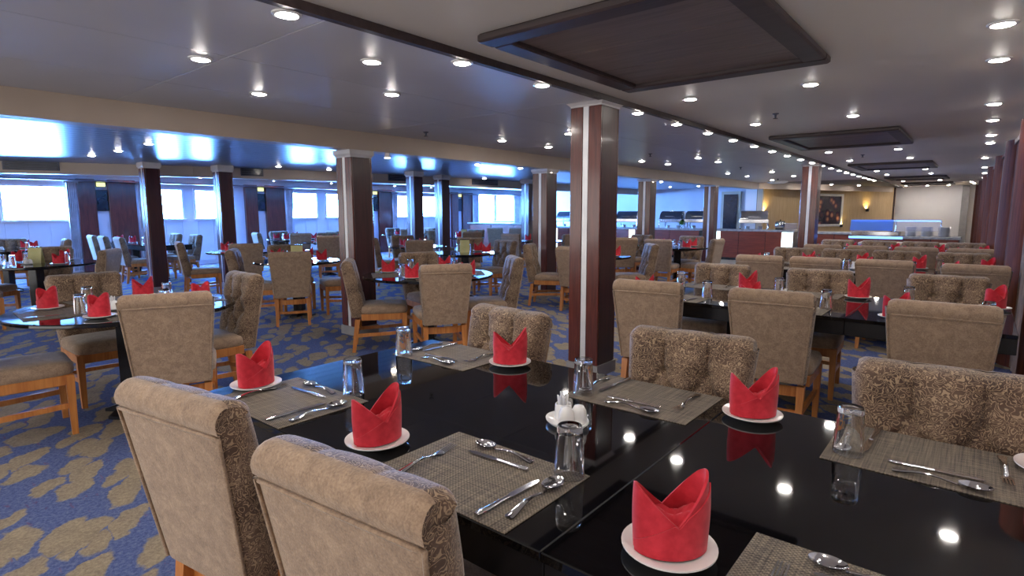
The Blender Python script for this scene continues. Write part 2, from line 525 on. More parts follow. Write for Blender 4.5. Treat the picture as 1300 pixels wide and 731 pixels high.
# curtains
def curtain(y0, y1, z0, z1, x, label, mat='curtain', tie=0, cat='curtain', folds=5, lean=0):
    nu = folds*6
    def fn(u, v):
        w = (y1-y0)
        pinch = 1 - tie*math.exp(-((v-.45)/.22)**2)
        y = y0 + w*u*pinch
        return (x + .035*math.sin(u*folds*2*PI) + lean*v, y, z0 + (z1-z0)*v)
    t = empty('curtain', (0, 0, 0))
    MB().grid(fn, nu, 12).build('drape', mat, t, 70)
    MB().bar((x+lean, y0-.04, z1+.015), (x+lean, y1+.04, z1+.015), .05, .05).build('header_rail', 'skirting', t)
    return tag(t, label, cat, 'window curtains')
curtain(3.73, 3.93, .05, 2.1, XW+.14, 'narrow pale curtain right of the wide left window', tie=.3)
curtain(5.18, 5.40, .05, 2.1, XW+.14, 'narrow pale curtain beside the second wood panel from left', tie=.3)
curtain(9.12, 9.36, .05, 2.1, XW+.14, 'narrow pale curtain left of the third window pair', tie=.3)
curtain(13.2, 13.42, .05, 2.1, XW+.14, 'narrow pale curtain left of the fourth window pair', tie=.3)
curtain(17.38, 17.72, .95, 2.1, XW+.16, 'pale curtain at left side of the bar window')
curtain(20.02, 20.40, .95, 2.1, XW+.16, 'pale curtain at right side of the bar window')
# right wall: pilasters and curtains
yy = [4.9, 6.9, 8.9, 11.2, 13.8, 16.6, 19.6, 22.6]
for i, y in enumerate(yy):
    x = wr(y)
    pts = [[(x+.02-.17*math.sin(a), y-.24*math.cos(a), z) for a in [PI*k/10 for k in range(11)]] for z in (0, 2.2)]
    MB().loft(pts, True, True).build('pilaster', 'pilaster', wright, 60)
    if i < len(yy)-1:
        yb = yy[i+1]
        def fn(u, v, y=y, yb=yb):
            yc = y+.2 + (yb-y-.4)*u
            return (wr(yc)-.045-.025*math.sin(u*(yb-y)*5*2*PI), yc, .03+2.12*v)
        t = empty('curtain', (0, 0, 0))
        MB().grid(fn, int((yb-y)*5*6), 4).build('drape', 'taupe_curtain' if i % 2 == 0 else 'brown_curtain', t, 70)
        MB().bar((wr(y)-.05, y+.17, 2.17), (wr(yb)-.05, yb-.17, 2.17), .06, .05).build('header_rail', 'mahogany_dark', t)
        tag(t, '%s full-length curtain between wood pilasters on right wall, %s from camera' % ('taupe' if i % 2 == 0 else 'brown', ORD[i]), 'curtain', 'right wall curtains')

# ---- pillars
def pillar(x, y, w, ztop, zceil, label, cap=.03):
    t = tag(empty('pillar', (x+w/2, y+w/2, 0)), label, 'pillar', 'wood clad pillars')
    h = w/2
    MB().box(-h-.012, h+.012, -h-.012, h+.012, 0, .10).build('skirting', 'skirting', t)
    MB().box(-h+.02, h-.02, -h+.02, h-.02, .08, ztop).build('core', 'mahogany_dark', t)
    s = w*.10
    for sy in (-1, 1):
        ya, yb = (-h, -h+.02) if sy < 0 else (h-.02, h)
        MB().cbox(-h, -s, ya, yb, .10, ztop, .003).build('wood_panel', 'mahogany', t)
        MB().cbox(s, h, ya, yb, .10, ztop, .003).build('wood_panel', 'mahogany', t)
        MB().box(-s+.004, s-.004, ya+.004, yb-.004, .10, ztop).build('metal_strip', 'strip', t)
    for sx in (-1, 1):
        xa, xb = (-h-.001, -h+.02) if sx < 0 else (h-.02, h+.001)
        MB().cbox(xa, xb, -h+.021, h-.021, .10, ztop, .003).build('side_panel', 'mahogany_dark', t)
    k = h+cap
    MB().loft([[(-q,-q,z),(q,-q,z),(q,q,z),(-q,q,z)] for q, z in ((h+.004, ztop), (h+.004, ztop+.012), (k, ztop+.035), (k, zceil))], True, True).build('capital', 'capital', t)
    return t
pillar(-2.71, 4.07, .29, 2.245, ZL, 'tall mahogany pillar with white strip standing behind the nearest table')
pillar(-2.72, 12.0, .28, 2.245, ZL, 'mahogany pillar with white strip in front of the right buffet counter')
for (y, zt, lb) in ((3.78, 2.0, 'wide dark pillar beside the left-centre round tables'), (7.43, 2.01, 'dark pillar left of the central pillar, under the beige beam'), (11.1, 2.03, 'blue-lit pillar just right of the central pillar'), (14.8, 2.05, 'blue-lit pillar at the end of the buffet counter')):
    pillar(-5.67, y, .28, zt, ZB, lb, .02)
for (x, y, zt, lb) in ((-11.4, 3.65, 2.16, 'leftmost blue-lit pillar with pale strip'), (-11.05, 4.74, 2.14, 'second blue-lit pillar from the left'), (-9.6, 8.11, 2.15, 'slim pillar right of the widest dark pillar'), (-10.0, 9.3, 2.15, 'slim pillar nearest the window bar on its left'), (-9.62, 12.1, 2.15, 'slim blue-lit pillar right of the bar window')):
    pillar(x, y, .25, zt, ZG, lb, .02)

# ---- ceiling hatches
for i, y0 in enumerate((2.30, 7.60, 12.95, 18.3, 22.4)):
    t = tag(empty('ceiling_hatch', (-1.455, y0+.835, ZR)), 'dark wood framed ceiling panel, %s from the camera' % ORD[i], 'ceiling panel', 'dark framed ceiling panels')
    hx, hy, f = .675, .835, .13
    for nm, (a, b2, c, d) in (('frame', (-hx, hx, -hy, -hy+f)), ('frame', (-hx, hx, hy-f, hy)), ('frame', (-hx, -hx+f, -hy+f, hy-f)), ('frame', (hx-f, hx, -hy+f, hy-f))):
        MB().cbox(a, b2, c, d, -.045, 0, .01).build('frame', 'hatch_frame', t)
    for q in range(3):
        w3 = (2*hy-2*f)/3
        MB().cbox(-hx+f, hx-f, -hy+f+q*w3+.003, -hy+f+(q+1)*w3-.003, -.018, 0, .003).build('panel', 'hatch', t)

# ---- downlights
def make_downlight():
    t = empty('downlight')
    MB().lathe([(.047, 0), (.066, 0), (.066, -.006), (.05, -.010), (.047, -.004)], 24, loop=True).build('trim_ring', 'china', t, 40)
    MB().lathe([(.043, .0), (.042, -.008), (.034, -.014), (.018, -.017), (0, -.018)], 16).build('lens', 'lamp', t)
    return t
DL = make_downlight(); remember(DL)
def lights(z, pts, label, group):
    for i, (x, y) in enumerate(pts):
        tag(use(DL, (x, y, z)), label % ORD[i], 'downlight', group)
lights(ZR, [(0.0, y) for y in (-1.2, .8, 2.4, 3.85, 4.71, 6.58, 7.72, 9.19, 10.22)] + [(-.05, y) for y in (12.99, 15.73, 18.0, 20.4)] + [(-.35, 23.0)], 'bright round downlight near the right wall, %s from the rear wall', 'right wall downlights')  # lamps behind the camera added to light near chairs, last one for far wall
lights(ZR, [(-1.05, y) for y in (-1.0, 1.1, 4.72, 6.48, 10.30, 12.1, 15.5, 17.3, 21.0, 24.6)], 'round downlight just right of the dark hatches, %s from rear', 'hatch row downlights')  # lamp behind the camera is an unseen extra; farthest added for the end wall
lights(ZR, [(-1.94, y) for y in (-1.0, 1.1, 4.68, 6.43, 10.15, 12.0, 15.4, 17.2, 21.0, 24.6)], 'round downlight left of the dark hatches, %s from rear', 'hatch row downlights')  # extra lamps at both row ends, put in for brightness
lights(ZL, [(-2.49, -.4+.0), (-2.49, 1.44), (-2.47, 2.54), (-2.46, 3.33)] + [(-2.47, 4.79+.85*k) for k in range(18)], 'round downlight in the row along the dark ceiling step, %s from rear', 'ceiling step downlights')
lights(ZL, [(-3.57, -1.2), (-3.57, 1.51), (-2.86, 2.18), (-3.51, 2.85), (-3.69, 5.51), (-3.69, 9.31), (-3.70, 10.26), (-3.7, 13.6), (-3.7, 15.5), (-3.7, 17.4)], 'round downlight in the middle of the grey ceiling, %s from rear', 'grey ceiling downlights')  # first lamp is out of view, added as fill for the foreground
lights(ZL, [(-4.66, -.6), (-4.25, 2.20), (-4.68, 5.50), (-4.64, 6.43), (-4.66, 9.23), (-4.59, 10.14), (-4.6, 13.4), (-4.6, 14.8), (-4.6, 17.0)], 'round downlight beside the beige beam, %s from rear', 'beam side downlights')  # first lamp is an unseen addition behind the camera
lights(ZG, [(-8.16, 2.75), (-9.39, 2.78), (-10.44, 2.74), (-10.27, 5.61), (-10.2, 6.64), (-7.18, 7.75), (-7.08, 8.88), (-9.9, 10.94), (-7.2, 12.5), (-7.2, 15.5), (-9.0, 15.5), (-6.4, 18.8), (-7.4, 18.8), (-8.4, 18.8), (-9.4, 18.8)], 'round downlight in the glossy slatted ceiling, %s from left', 'slatted ceiling downlights')  # last four added to neutralise the blue cast on the buffet wall

lights(ZR, [(-2.1, 22.9), (-1.5, 23.6), (-.9, 23.6), (-.3, 24.3), (-2.2, 24.9), (-1.6, 25.1), (-1.0, 25.1)], 'added round downlight to brighten the white end wall, %s from left', 'added end wall downlights')  # extra lamps put in to brighten the far wall
lights(ZL, [(-4.9, 18.6), (-4.4, 19.9), (-3.9, 21.2), (-3.3, 22.4)], 'added round downlight to brighten the veneer wall, %s from left', 'added veneer wall downlights')  # these lamps are added to lift the veneer wall
# small spots at pillar heads along the beam
def make_spot():
    t = empty('pillar_spot')
    MB().lathe([(.0, 0), (.028, 0), (.028, -.02), (.034, -.05), (.030, -.055), (.0, -.055)], 16).build('housing', 'china', t, 40)
    MB().disc(.028, -.057, 12).build('lens', 'lamp_small', t)
    return t
SPT = make_spot(); remember(SPT)
for i, y in enumerate((4.3, 7.55, 11.2, 14.9)):
    tag(use(SPT, (XB-.03, y, ZB)), 'small bright spot under the beige beam by the %s pillar' % ORD[i], 'spotlight', 'beam spots')

# window-side small spots
for i, y in enumerate((4.9, 6.5, 8.5, 10.4, 12.9, 14.6)):
    tag(use(SPT, (XW+.62, y, 2.36)), 'tiny spot in the window-side ceiling, %s from left' % ORD[i], 'spotlight', 'window side spots')
# sprinklers
def make_sprinkler():
    t = empty('sprinkler_head')
    MB().lathe([(0, 0), (.03, 0), (.03, -.006), (.012, -.012), (.008, -.04), (0, -.04)], 12).build('body', 'vent', t, 40)
    MB().lathe([(0, -.044), (.022, -.044), (.022, -.047), (0, -.047)], 12).build('deflector', 'dark', t, 40)
    return t
SPK = make_sprinkler(); remember(SPK)
for i, (x, y, z, lb) in enumerate(((-4.85, 4.4, ZL, 'over the left-centre round table'), (-1.6, 5.9, ZR, 'between the first two dark hatches'), (-4.0, 8.2, ZL, 'right of the central pillar'), (-8.9, 6.3, ZG, 'in the slatted ceiling'), (-3.8, 11.8, ZL, 'beyond the central pillar'), (-1.6, 11.0, ZR, 'beyond the second dark hatch'))):
    tag(use(SPK, (x, y, z)), 'small dark sprinkler head on the ceiling '+lb, 'sprinkler', 'ceiling sprinklers')
# air vents on the fascia
def vent(p0, p1, label):
    A, B = Vector(p0), Vector(p1)
    L = (B-A).length
    t = tag(empty('air_vent', (A+B)/2), label, 'vent', 'fascia air vents')
    t.rotation_euler.z = math.atan2((B-A).y, (B-A).x)
    MB().box(-L/2, L/2, -.012, .0, -.075, .075).build('frame', 'vent', t)
    for k in range(5):
        MB().box(-L/2+.02, L/2-.02, -.022, -.010, -.06+k*.026, -.046+k*.026).build('slat', 'dark', t)
def fpt(y, off=.015): return (fascia_x(y)+off, y, 2.19)
for y0, y1, lb in ((2.06, 2.75, 'long dark air vent on the fascia at far left'), (5.35, 5.75, 'small air vent on the fascia right of the second pillar'), (8.35, 8.9, 'air vent on the fascia beside the slim pillar'), (10.9, 11.9, 'air vent on the fascia above the window bar')):
    p, q = fpt(y0), fpt(y1)
    vent(p, q, lb)

# ---------------------------------------------------------------- buffet area
def counter(x0, x1, y0, y1, ztop, label, panels, lit=()):
    t = tag(empty('buffet_counter', ((x0+x1)/2, (y0+y1)/2, 0)), label, 'counter', 'buffet counters')
    cx, cy = (x0+x1)/2, (y0+y1)/2
    MB().cbox(x0-cx-.03, x1-cx+.03, y0-cy-.05, y1-cy+.03, ztop-.05, ztop, .006).build('worktop', 'stone', t)
    MB().box(x0-cx, x1-cx, y0-cy, y1-cy, .08, ztop-.05).build('body', 'dark', t)
    MB().box(x0-cx+.03, x1-cx-.03, y0-cy+.03, y1-cy, 0, .08).build('plinth', 'dark', t)
    w = (x1-x0)/panels
    for k in range(panels):
        a = x0-cx+k*w
        MB().cbox(a+.006, a+w-.006, y0-cy-.014, y0-cy, .09, ztop-.055, .003).build('front_panel', 'counter_wood', t)
    for (a, b2) in lit:
        MB().cbox(a-cx, b2-cx, y0-cy-.03, y0-cy-.013, .05, ztop-.06, .003).build('lit_panel', 'lit_panel', t)
    return t
counter(-12.0, -6.45, 16.6, 17.3, .90, 'long wood buffet counter with chafing dishes behind the round tables', 6, ((-11.75, -11.55), (-8.75, -8.55)))
counter(-6.08, -3.9, 16.75, 17.4, .90, 'wood buffet counter with lit white end panels, left of the pillar', 3, ((-6.08, -5.88), (-4.2, -3.92)))
counter(-3.4, -2.35, 16.4, 17.1, .88, 'short wood counter just right of the far pillar', 2)
counter(-2.3, -.35, 15.5, 16.3, .84, 'wood counter carrying the glass food guard', 4)
# window bar
t = tag(empty('window_bar', (-12.5, 14.9, 0)), 'reddish wood bar with grey top below the far curtained window', 'bar')
MB().cbox(-1.55, 1.55, -.3, .3, 1.0, 1.05, .006).build('bar_top', 'stone', t)
MB().box(-1.5, 1.5, -.2, .25, .0, 1.0).build('body', 'dark', t)
for k in range(3):
    MB().cbox(-1.5+k+.01, -.5+k-.01, -.22, -.2, .06, .98, .003).build('front_panel', 'counter_wood', t)
# chafing dishes
def make_chafer():
    t = empty('chafing_dish')
    n = 12
    rings = [[(sx*.26, .19*math.cos(a), .20+.17*math.sin(a)) for a in [PI*k/n for k in range(n+1)]] for sx in (-1, -.97, .97, 1)]
    rings[0] = [(p[0], p[1]*.9, .2+(p[2]-.2)*.9) for p in rings[0]]; rings[3] = [(p[0], p[1]*.9, .2+(p[2]-.2)*.9) for p in rings[3]]
    lid = MB().loft(rings, True, True).build('roll_lid', 'steel', t, 40)
    MB().tube([(-.10, -.2, .24), (-.10, -.235, .26), (.10, -.235, .26), (.10, -.2, .24)], .008, 6).build('handle', 'steel', lid)
    MB().cbox(-.28, .28, -.20, .20, .12, .20, .01).build('pan', 'steel', t)
    for sx in (-1, 1):
        for sy in (-1, 1):
            MB().tube([(sx*.25, sy*.17, .13), (sx*.27, sy*.19, .06), (sx*.25, sy*.18, 0)], .012, 6).build('leg', 'steel', t)
    for sx in (-1, 1):
        MB().lathe([(0, 0), (.04, 0), (.045, .05), (.03, .055), (0, .055)], 12, sx*.12, 0).build('burner', 'steel', t)
    return t
CH = make_chafer(); remember(CH)
for x, y, z, rz, lb in ((-11.3, 16.9, .912, 0, 'steel chafing dish at left end of the long buffet, beyond the pillar'), (-8.98, 17.0, .912, .1, 'steel roll-top chafing dish just right of the central pillar'), (-7.45, 17.0, .912, -.03, 'steel roll-top chafing dish beside the green plant on the buffet'), (-6.62, 17.0, .912, .03, 'steel chafing dish right end of long buffet, near blue pillar'), (-5.05, 17.08, .912, .25, 'large round-top chafing dish on the counter with lit panels')):
    o = use(CH, (x, y, z), rz); o.scale = (1.4, 1.25, 1.4)
    tag(o, lb, 'chafing dish', 'chafing dishes')
def plant(x, y, z, s, label):
    t = tag(empty('potted_plant', (x, y, z)), label, 'plant', 'plants on the buffet')
    MB().lathe([(0, 0), (.05*s, 0), (.065*s, .12*s), (.055*s, .12*s), (.045*s, .06*s), (0, .06*s)], 14).build('vase', 'glass', t, 40)
    for k in range(34):
        a = random.random()*2*PI; el = random.uniform(.1, 1.4); L = random.uniform(.12, .24)*s
        d = Vector((math.cos(a)*math.cos(el), math.sin(a)*math.cos(el), math.sin(el)))
        p = Vector((0, 0, .12*s)); q = p + d*L; w = Vector((-math.sin(a), math.cos(a), 0))*.035*s
        mb = MB()
        m1 = p + d*L*.55 + Vector((0, 0, .03*s))
        mb.v = [tuple(p), tuple(m1+w), tuple(q-Vector((0, 0, .03*s))), tuple(m1-w), tuple(m1+Vector((0, 0, .008)))]
        mb.f = [(0, 1, 4), (1, 2, 4), (2, 3, 4), (3, 0, 4)]
        mb.build('leaf', 'leaf', t)
plant(-7.03, 16.64, .9, .85, 'green leafy plant in a vase in front of buffet chafing dish')
plant(-8.36, 16.64, .9, .85, 'green leafy plant right behind the central pillar')
# lamp / coffee machine on lit counter
t = tag(empty('small_warmer', (-4.35, 17.1, .9)), 'small steel warmer beside the warm wall glow on the counter', 'food warmer')
MB().lathe([(0, .06), (.12, .06), (.13, .10), (.13, .2), (.10, .24), (0, .25)], 20).build('bowl', 'steel', t, 40)
MB().cbox(-.1, .1, -.1, .1, 0, .05, .006).build('stand', 'black_metal', t)
MB().lathe([(0, .25), (.012, .25), (.016, .28), (0, .29)], 10).build('knob', 'black_metal', t, 40)
t = tag(empty('ice_bin', (-4.05, 17.05, .9)), 'pale blue square bin at right end of the lit counter', 'bin')
MB().cbox(-.12, .12, -.12, .12, 0, .17, .01).build('bin_body', 'pane_glass', t)
MB().cbox(-.13, .13, -.13, .13, .17, .19, .004).build('rim', 'steel', t)
# sneeze guard
t = tag(empty('food_guard', (-1.45, 15.9, .84)), 'glass food guard with blue light strips on far buffet counter', 'sneeze guard')
MB().box(-.95, .75, -.30, .05, .36, .37).build('top_glass', 'pane_glass', t)
for xa, xb, gm in ((-.95, -.105, 'blue_lit_glass'), (-.095, .75, 'pane_glass')):
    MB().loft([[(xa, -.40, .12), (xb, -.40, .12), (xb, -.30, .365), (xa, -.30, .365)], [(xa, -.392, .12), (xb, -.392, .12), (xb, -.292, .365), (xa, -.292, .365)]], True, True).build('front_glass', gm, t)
for x in (-.95, -.1, .75):
    MB().tube([(x, .1, 0), (x, .1, .34), (x, -.28, .36)], .012, 6).build('post', 'steel', t)
MB().box(-.95, .75, -.02, .03, .33, .355).build('upper_light_strip', 'blue_strip', t)
MB().box(-.95, .1, -.476, -.456, -.06, -.01).build('lower_light_strip', 'blue_strip', t)
MB().cbox(-.95, .0, -.25, .3, .002, .10, .01).build('cold_well', 'steel', t)
# plate stacks
pl_m = MB().lathe([(0, 0), (.07, 0), (.115, .014), (.12, .016), (.115, .019), (.07, .006), (0, .005)], 20).mesh('buffet_plate', 'china', 40)
for k, x in enumerate((-1.22, -.93, -.62)):
    for j in range(11):
        o = put('buffet_plate', pl_m, None, (x, 15.72, .842+j*.0195))
        tag(o, 'white plate, %s from bottom in the %s plate stack on far buffet' % (ORD[j], ORD[k]), 'plate', 'white plates stacked, %s stack' % ORD[k])
# low service table beyond the fourth row
t = tag(empty('service_table', (-1.0, 13.3, 0)), 'low beige-topped table beyond the last row of chairs', 'table')
MB().cbox(-.85, .75, -.35, .35, .76, .80, .006).build('tabletop', 'beige_wall', t)
for sx in (-.75, .65):
    for sy in (-.28, .28): MB().taper((sx, sy, 0), (sx, sy, .76), .05, .06).build('leg', 'mahogany_dark', t)
# wall uplights
def uplight(x, y, z, label):
    t = tag(empty('wall_uplight', (x, y, z)), label, 'wall lamp', 'warm wall uplights')
    MB().lathe([(0, 0), (.05, 0), (.06, .10), (.05, .10), (.045, .02), (0, .02)], 14).build('cup', 'black_metal', t, 40)
    MB().disc(.045, .06, 12).build('lens', 'warm_up', t)
uplight(-5.40, 19.35, 1.33, 'warm glowing uplight on the veneer wall above the lit counter')
uplight(-3.24, 24.2, 1.40, 'warm glowing uplight on the veneer wall behind the food guard')
uplight(-3.82, 22.9, .86, 'warm glowing lamp under the framed picture')
# framed picture on the veneer wall
dirv = Vector((2.93, 6.55, 0)).normalized(); nrm = Vector((dirv.y, -dirv.x, 0))
c = Vector((-5.55, 19.3, 1.45)) + dirv*3.35 + nrm*.06
t = tag(empty('framed_picture', c), 'framed dark blue picture on the beige veneer wall', 'picture')
t.rotation_euler.z = math.atan2(dirv.y, dirv.x)
MB().box(-.62, .62, -.012, 0, -.48, .48).build('print', 'picture', t)
for a in ((-.7, .7, -.04, .0, .48, .56), (-.7, .7, -.04, 0, -.56, -.48), (-.7, -.62, -.04, 0, -.48, .48), (.62, .7, -.04, 0, -.48, .48)):
    MB().cbox(*a, .006).build('frame', 'strip', t)
# oval ceiling fitting
t = tag(empty('oval_fitting', (-4.35, 16.6, 2.2)), 'oval white projector-like fitting under the grey ceiling', 'ceiling fitting')
r_ = MB().lathe([(0, -.06), (.10, -.055), (.15, -.02), (.16, .01), (.12, .04), (0, .045)], 24).build('housing', 'china', t, 40)
r_.scale = (1.7, 1, 1)
MB().lathe([(.02, .04), (.02, .08)], 10).build('stem', 'vent', t)

# ---------------------------------------------------------------- chairs
def make_chair():
    t = empty('dining_chair')
    hz0, hz1 = .355, .885
    def half(v): return .196 + .045*v
    bu = [(-.36, .78), (.36, .78), (-.72, .55), (0, .55), (.72, .55), (-.36, .32), (.36, .32)]
    seams = [((-.36, .78), (-.36, 1.05)), ((.36, .78), (.36, 1.05))]
    for a in bu:
        for b2 in bu:
            if a < b2 and abs(a[0]-b2[0]) < .5 and abs(a[1]-b2[1]) > .2 and abs(a[1]-b2[1]) < .4: seams.append((a, b2))
    def segd(p, s):
        (ax, ay), (bx, by) = s
        ax, bx = ax*.22, bx*.22; ay, by = ay*.56, by*.56
        px, py = p
        dx, dy = bx-ax, by-ay
        q = max(0, min(1, ((px-ax)*dx+(py-ay)*dy)/(dx*dx+dy*dy)))
        return math.hypot(px-ax-q*dx, py-ay-q*dy)
    def front(v): return -.185 - .06*v - .045*v*v
    def rear(v): return -.285 - .085*v
    def dent(u, v):
        p = (u*.22, v*.56)
        d = 0
        for a in bu:
            r = math.hypot(p[0]-a[0]*.22, p[1]-a[1]*.56)
            d = max(d, .034*math.exp(-(r/.050)**1.5)+.028*math.exp(-(r/.016)**1.5))
        for s in seams:
            d = max(d, .016*math.exp(-(segd(p, s)/.036)**1.5)+.020*math.exp(-(segd(p, s)/.010)**1.3))
        return d*(1 if v < .86 else max(.30, 1-(v-.86)*4.0))
    nu, nv = 72, 60
    RR = .044
    yc, zc = front(1)-RR, hz1-.003
    def edge(u): return max(0, (abs(u)-.86)/.14)
    def fn(a, b2):
        u = a*2-1
        e = edge(u)
        crown = .016*(1-u*u)
        if b2 <= .85:
            v = b2/.85
            return (u*half(v), front(v) + crown + .022 - dent(u, v) - .026*e*e, hz0+(zc-hz0)*v)
        ph = (b2-.85)/.15*PI/2
        k = 1 - .35*e*e - dent(u, 1+(b2-.85)*.4)/RR*.55
        q = (crown+.022)*math.cos(ph)
        return (u*(half(1)-.006*e*math.sin(ph)), yc + (RR*math.cos(ph))*k + q, zc + RR*math.sin(ph)*k)
    mb = MB().grid(fn, nu, nv)
    for sx in (-1, 1):
        def sd(a, b2, sx=sx):
            y0, y1 = fn(1, b2*.85)[1], rear(b2)
            return (sx*(half(b2)+.012*math.sin(PI*a)), y0+(y1-y0)*a, hz0+(zc-hz0)*b2)
        mb.grid(sd, 6, 14)
    mb.build('back_cushion', 'swirl', t, 80)
    # plain top roll and rear panel
    def roll(a, b2):
        u = a*2-1
        e = edge(u)
        P = [(yc, zc+RR), (yc-.016, zc+RR-.002), (yc-.030, zc+RR-.012), (rear(1)-.006, zc+.012), (rear(1)-.009, zc-.008), (rear(.93)-.007, zc-.030)]
        i = min(int(b2*5), 4); f = b2*5-i
        y = P[i][0]*(1-f)+P[i+1][0]*f; z = P[i][1]*(1-f)+P[i+1][1]*f
        k = 1-.35*e*e*(1-b2) - .10*math.exp(-((abs(u)-.36)/.020)**2)*(1-b2*.6)
        return (u*(half(1)-.006*e*(1-b2)), yc+(y-yc)*k, zc+(z-zc)*k)
    MB().grid(roll, 48, 12).build('top_roll', 'plush', t, 80)
    for a in (0.0, 1.0):
        mr = MB()
        ring = [fn(a, .85+.15*k/8) for k in range(9)] + [roll(a, k/12) for k in range(1, 13)]
        mr.v += ring; mr.f.append(tuple(range(len(ring))))
        mr.build('roll_end', 'swirl', t)
    def rp(a, b2):
        u, v = a*2-1, b2*.965
        e = max(0, (abs(u)-.9)/.1)
        return (u*half(v), rear(v)-.006+.006*e*e, hz0+(hz1-hz0)*v)
    MB().grid(rp, 16, 12).build('back_panel', 'plush', t, 80)
    pp = [(-half(v), rear(v)-.004, hz0+(hz1-hz0)*v) for v in (0, .2, .4, .6, .8, .92)]
    pq = [(u*half(.93), rear(.93)-.010, hz0+(hz1-hz0)*.925) for u in (-.9, -.5, 0, .5, .9)]
    pr = [(-p[0], p[1], p[2]) for p in reversed(pp)]
    MB().tube(pp+pq+pr, .0055, 6).build('piping', 'plush', t, 80)
    # buttons
    bm_ = MB().lathe([(0, 0), (.011, 0), (.011, .003), (.006, .007), (0, .008)], 10).mesh('button', 'swirl', 60)
    for (u, v) in bu:
        p = fn((u+1)/2, v*.85)
        o = put('button', bm_, t, (p[0], p[1]-.001, p[2])); o.rotation_euler.x = -PI/2
    # seat cushion
    def sq(w, d, z, yo=0, n=40, e=.28):
        pts = []
        for k in range(n):
            a = 2*PI*k/n
            c, s = math.cos(a), math.sin(a)
            pts.append((w/2*math.copysign(abs(c)**e, c), yo+d/2*math.copysign(abs(s)**e, s), z))
        return pts
    rings = [sq(.43, .44, .385, .02), sq(.455, .465, .395, .02), sq(.465, .475, .42, .02), sq(.46, .47, .445, .02), sq(.44, .45, .463, .02), sq(.36, .37, .474, .02), sq(.18, .18, .479, .02), sq(.02, .02, .480, .02)]
    MB().loft(rings, True, True).build('seat_cushion', 'plush', t, 60)
    # wooden frame
    MB().cbox(-.215, .215, .215, .24, .325, .39, .004).build('seat_rail', 'oak', t)
    for sx in (-1, 1):
        MB().cbox(sx*.21-.012, sx*.21+.012, -.2, .22, .325, .39, .004).build('seat_rail', 'oak', t)
    MB().grid(lambda a, b2: ((a*2-1)*.20, -.225-.03*(1-(a*2-1)**2), .262+.06*b2), 12, 1).grid(lambda a, b2: ((a*2-1)*.20, -.200-.03*(1-(a*2-1)**2), .262+.06*b2), 12, 1).grid(lambda a, b2: ((a*2-1)*.20, -.225-.03*(1-(a*2-1)**2)+.025*b2, .262), 12, 1).build('back_rail', 'oak', t)
    for sx in (-1, 1):
        MB().taper((sx*.205, .222, 0), (sx*.205, .222, .385), .032, .046).build('leg', 'oak', t)
        MB().taper((sx*.185, -.285, 0), (sx*.182, -.238, .335), .032, .044, .034, .05).build('leg', 'oak', t)
        MB().bar((sx*.198, .21, .19), (sx*.19, -.25, .17), .02, .034).build('stretcher', 'oak', t)
    MB().grid(lambda a, b2: ((a*2-1)*.185, -.255-.02*(1-(a*2-1)**2), .150+.030*b2), 10, 1).grid(lambda a, b2: ((a*2-1)*.185, -.235-.02*(1-(a*2-1)**2), .150+.030*b2), 10, 1).grid(lambda a, b2: ((a*2-1)*.185, -.255-.02*(1-(a*2-1)**2)+.02*b2, .18), 10, 1).build('back_stretcher', 'oak', t)
    return t
CHAIR = make_chair(); remember(CHAIR)
TOPY = .335
def chair(tx, ty, fx, fy, label, group):
    """tx,ty: middle of the top of the back; fx,fy: the way the chair faces"""
    L = math.hypot(fx, fy); fx /= L; fy /= L
    rz = math.atan2(fy, fx) - PI/2
    return tag(use(CHAIR, (tx+fx*TOPY, ty+fy*TOPY, 0), rz), label, 'chair', group)

# ---------------------------------------------------------------- tableware prototypes
def make_napkin():
    t = empty('folded_napkin')
    n = 56
    def h(a):
        c = math.cos(a)
        return .060 + .078*abs(c)**1.05 + .010*c
    def pt(a, f, off):
        z = h(a)*f
        k = z/.16
        rx = .068 + .004*math.sin(PI*k) + off
        ry = .050*(1-.12*k) + off
        return (rx*math.cos(a), ry*math.sin(a), z)
    rings = [[pt(2*PI*k/n, f, 0) for k in range(n)] for f in (0, .2, .4, .6, .8, .92, 1)]
    rings += [[pt(2*PI*k/n, f, -.005) for k in range(n)] for f in (1, .85, .6, .35)]
    MB().loft(rings, True, False).build('body', 'red', t, 60)
    def flap(a, b2, off=.0028):
        th = PI + PI*.06 + a*PI*.88
        top = .022 + .105*a**1.15
        top = min(top, h(th)*.985)
        z = top*b2
        k = z/.16
        return ((.068+.004*math.sin(PI*k)+off)*math.cos(th), (.050*(1-.12*k)+off)*math.sin(th), z)
    MB().grid(lambda a, b2: flap(a, b2, .0034), 28, 8).grid(lambda a, b2: flap(a, b2, .0008), 28, 8).grid(lambda a, b2: flap(a, 1, .0008+.0026*b2), 28, 1).build('front_fold', 'red', t, 60)
    MB().grid(lambda a, b2: (.060*(a*2-1), .040*(b2*2-1)*(1-(a*2-1)**2*.5), .052+.016*math.sin(a*9+b2*4)*math.sin(b2*7)+.012*(1-(b2*2-1)**2)), 18, 10).build('inner_fold', 'red', t, 60)
    return t
def make_plate():
    t = empty('saucer')
    MB().lathe([(0, 0), (.052, 0), (.056, .003), (.082, .009), (.089, .013), (.089, .016), (.084, .015), (.056, .008), (0, .007)], 40).build('dish', 'china', t, 50)
    return t
GL = MB().lathe([(.0, .112), (.026, .110), (.0335, .004), (.0345, 0), (.037, 0), (.0372, .004), (.034, .07), (.0315, .122), (.029, .128), (0, .128)], 28).mesh('tumbler', 'glass', 40)
PLT = MB().lathe([(0, 0), (.052, 0), (.056, .003), (.082, .009), (.089, .013), (.089, .016), (.084, .015), (.056, .008), (0, .007)], 40).mesh('saucer', 'china', 50)
MATM = MB().cbox(-.225, .225, -.163, .163, 0, .003, .001).mesh('placemat', 'mat')
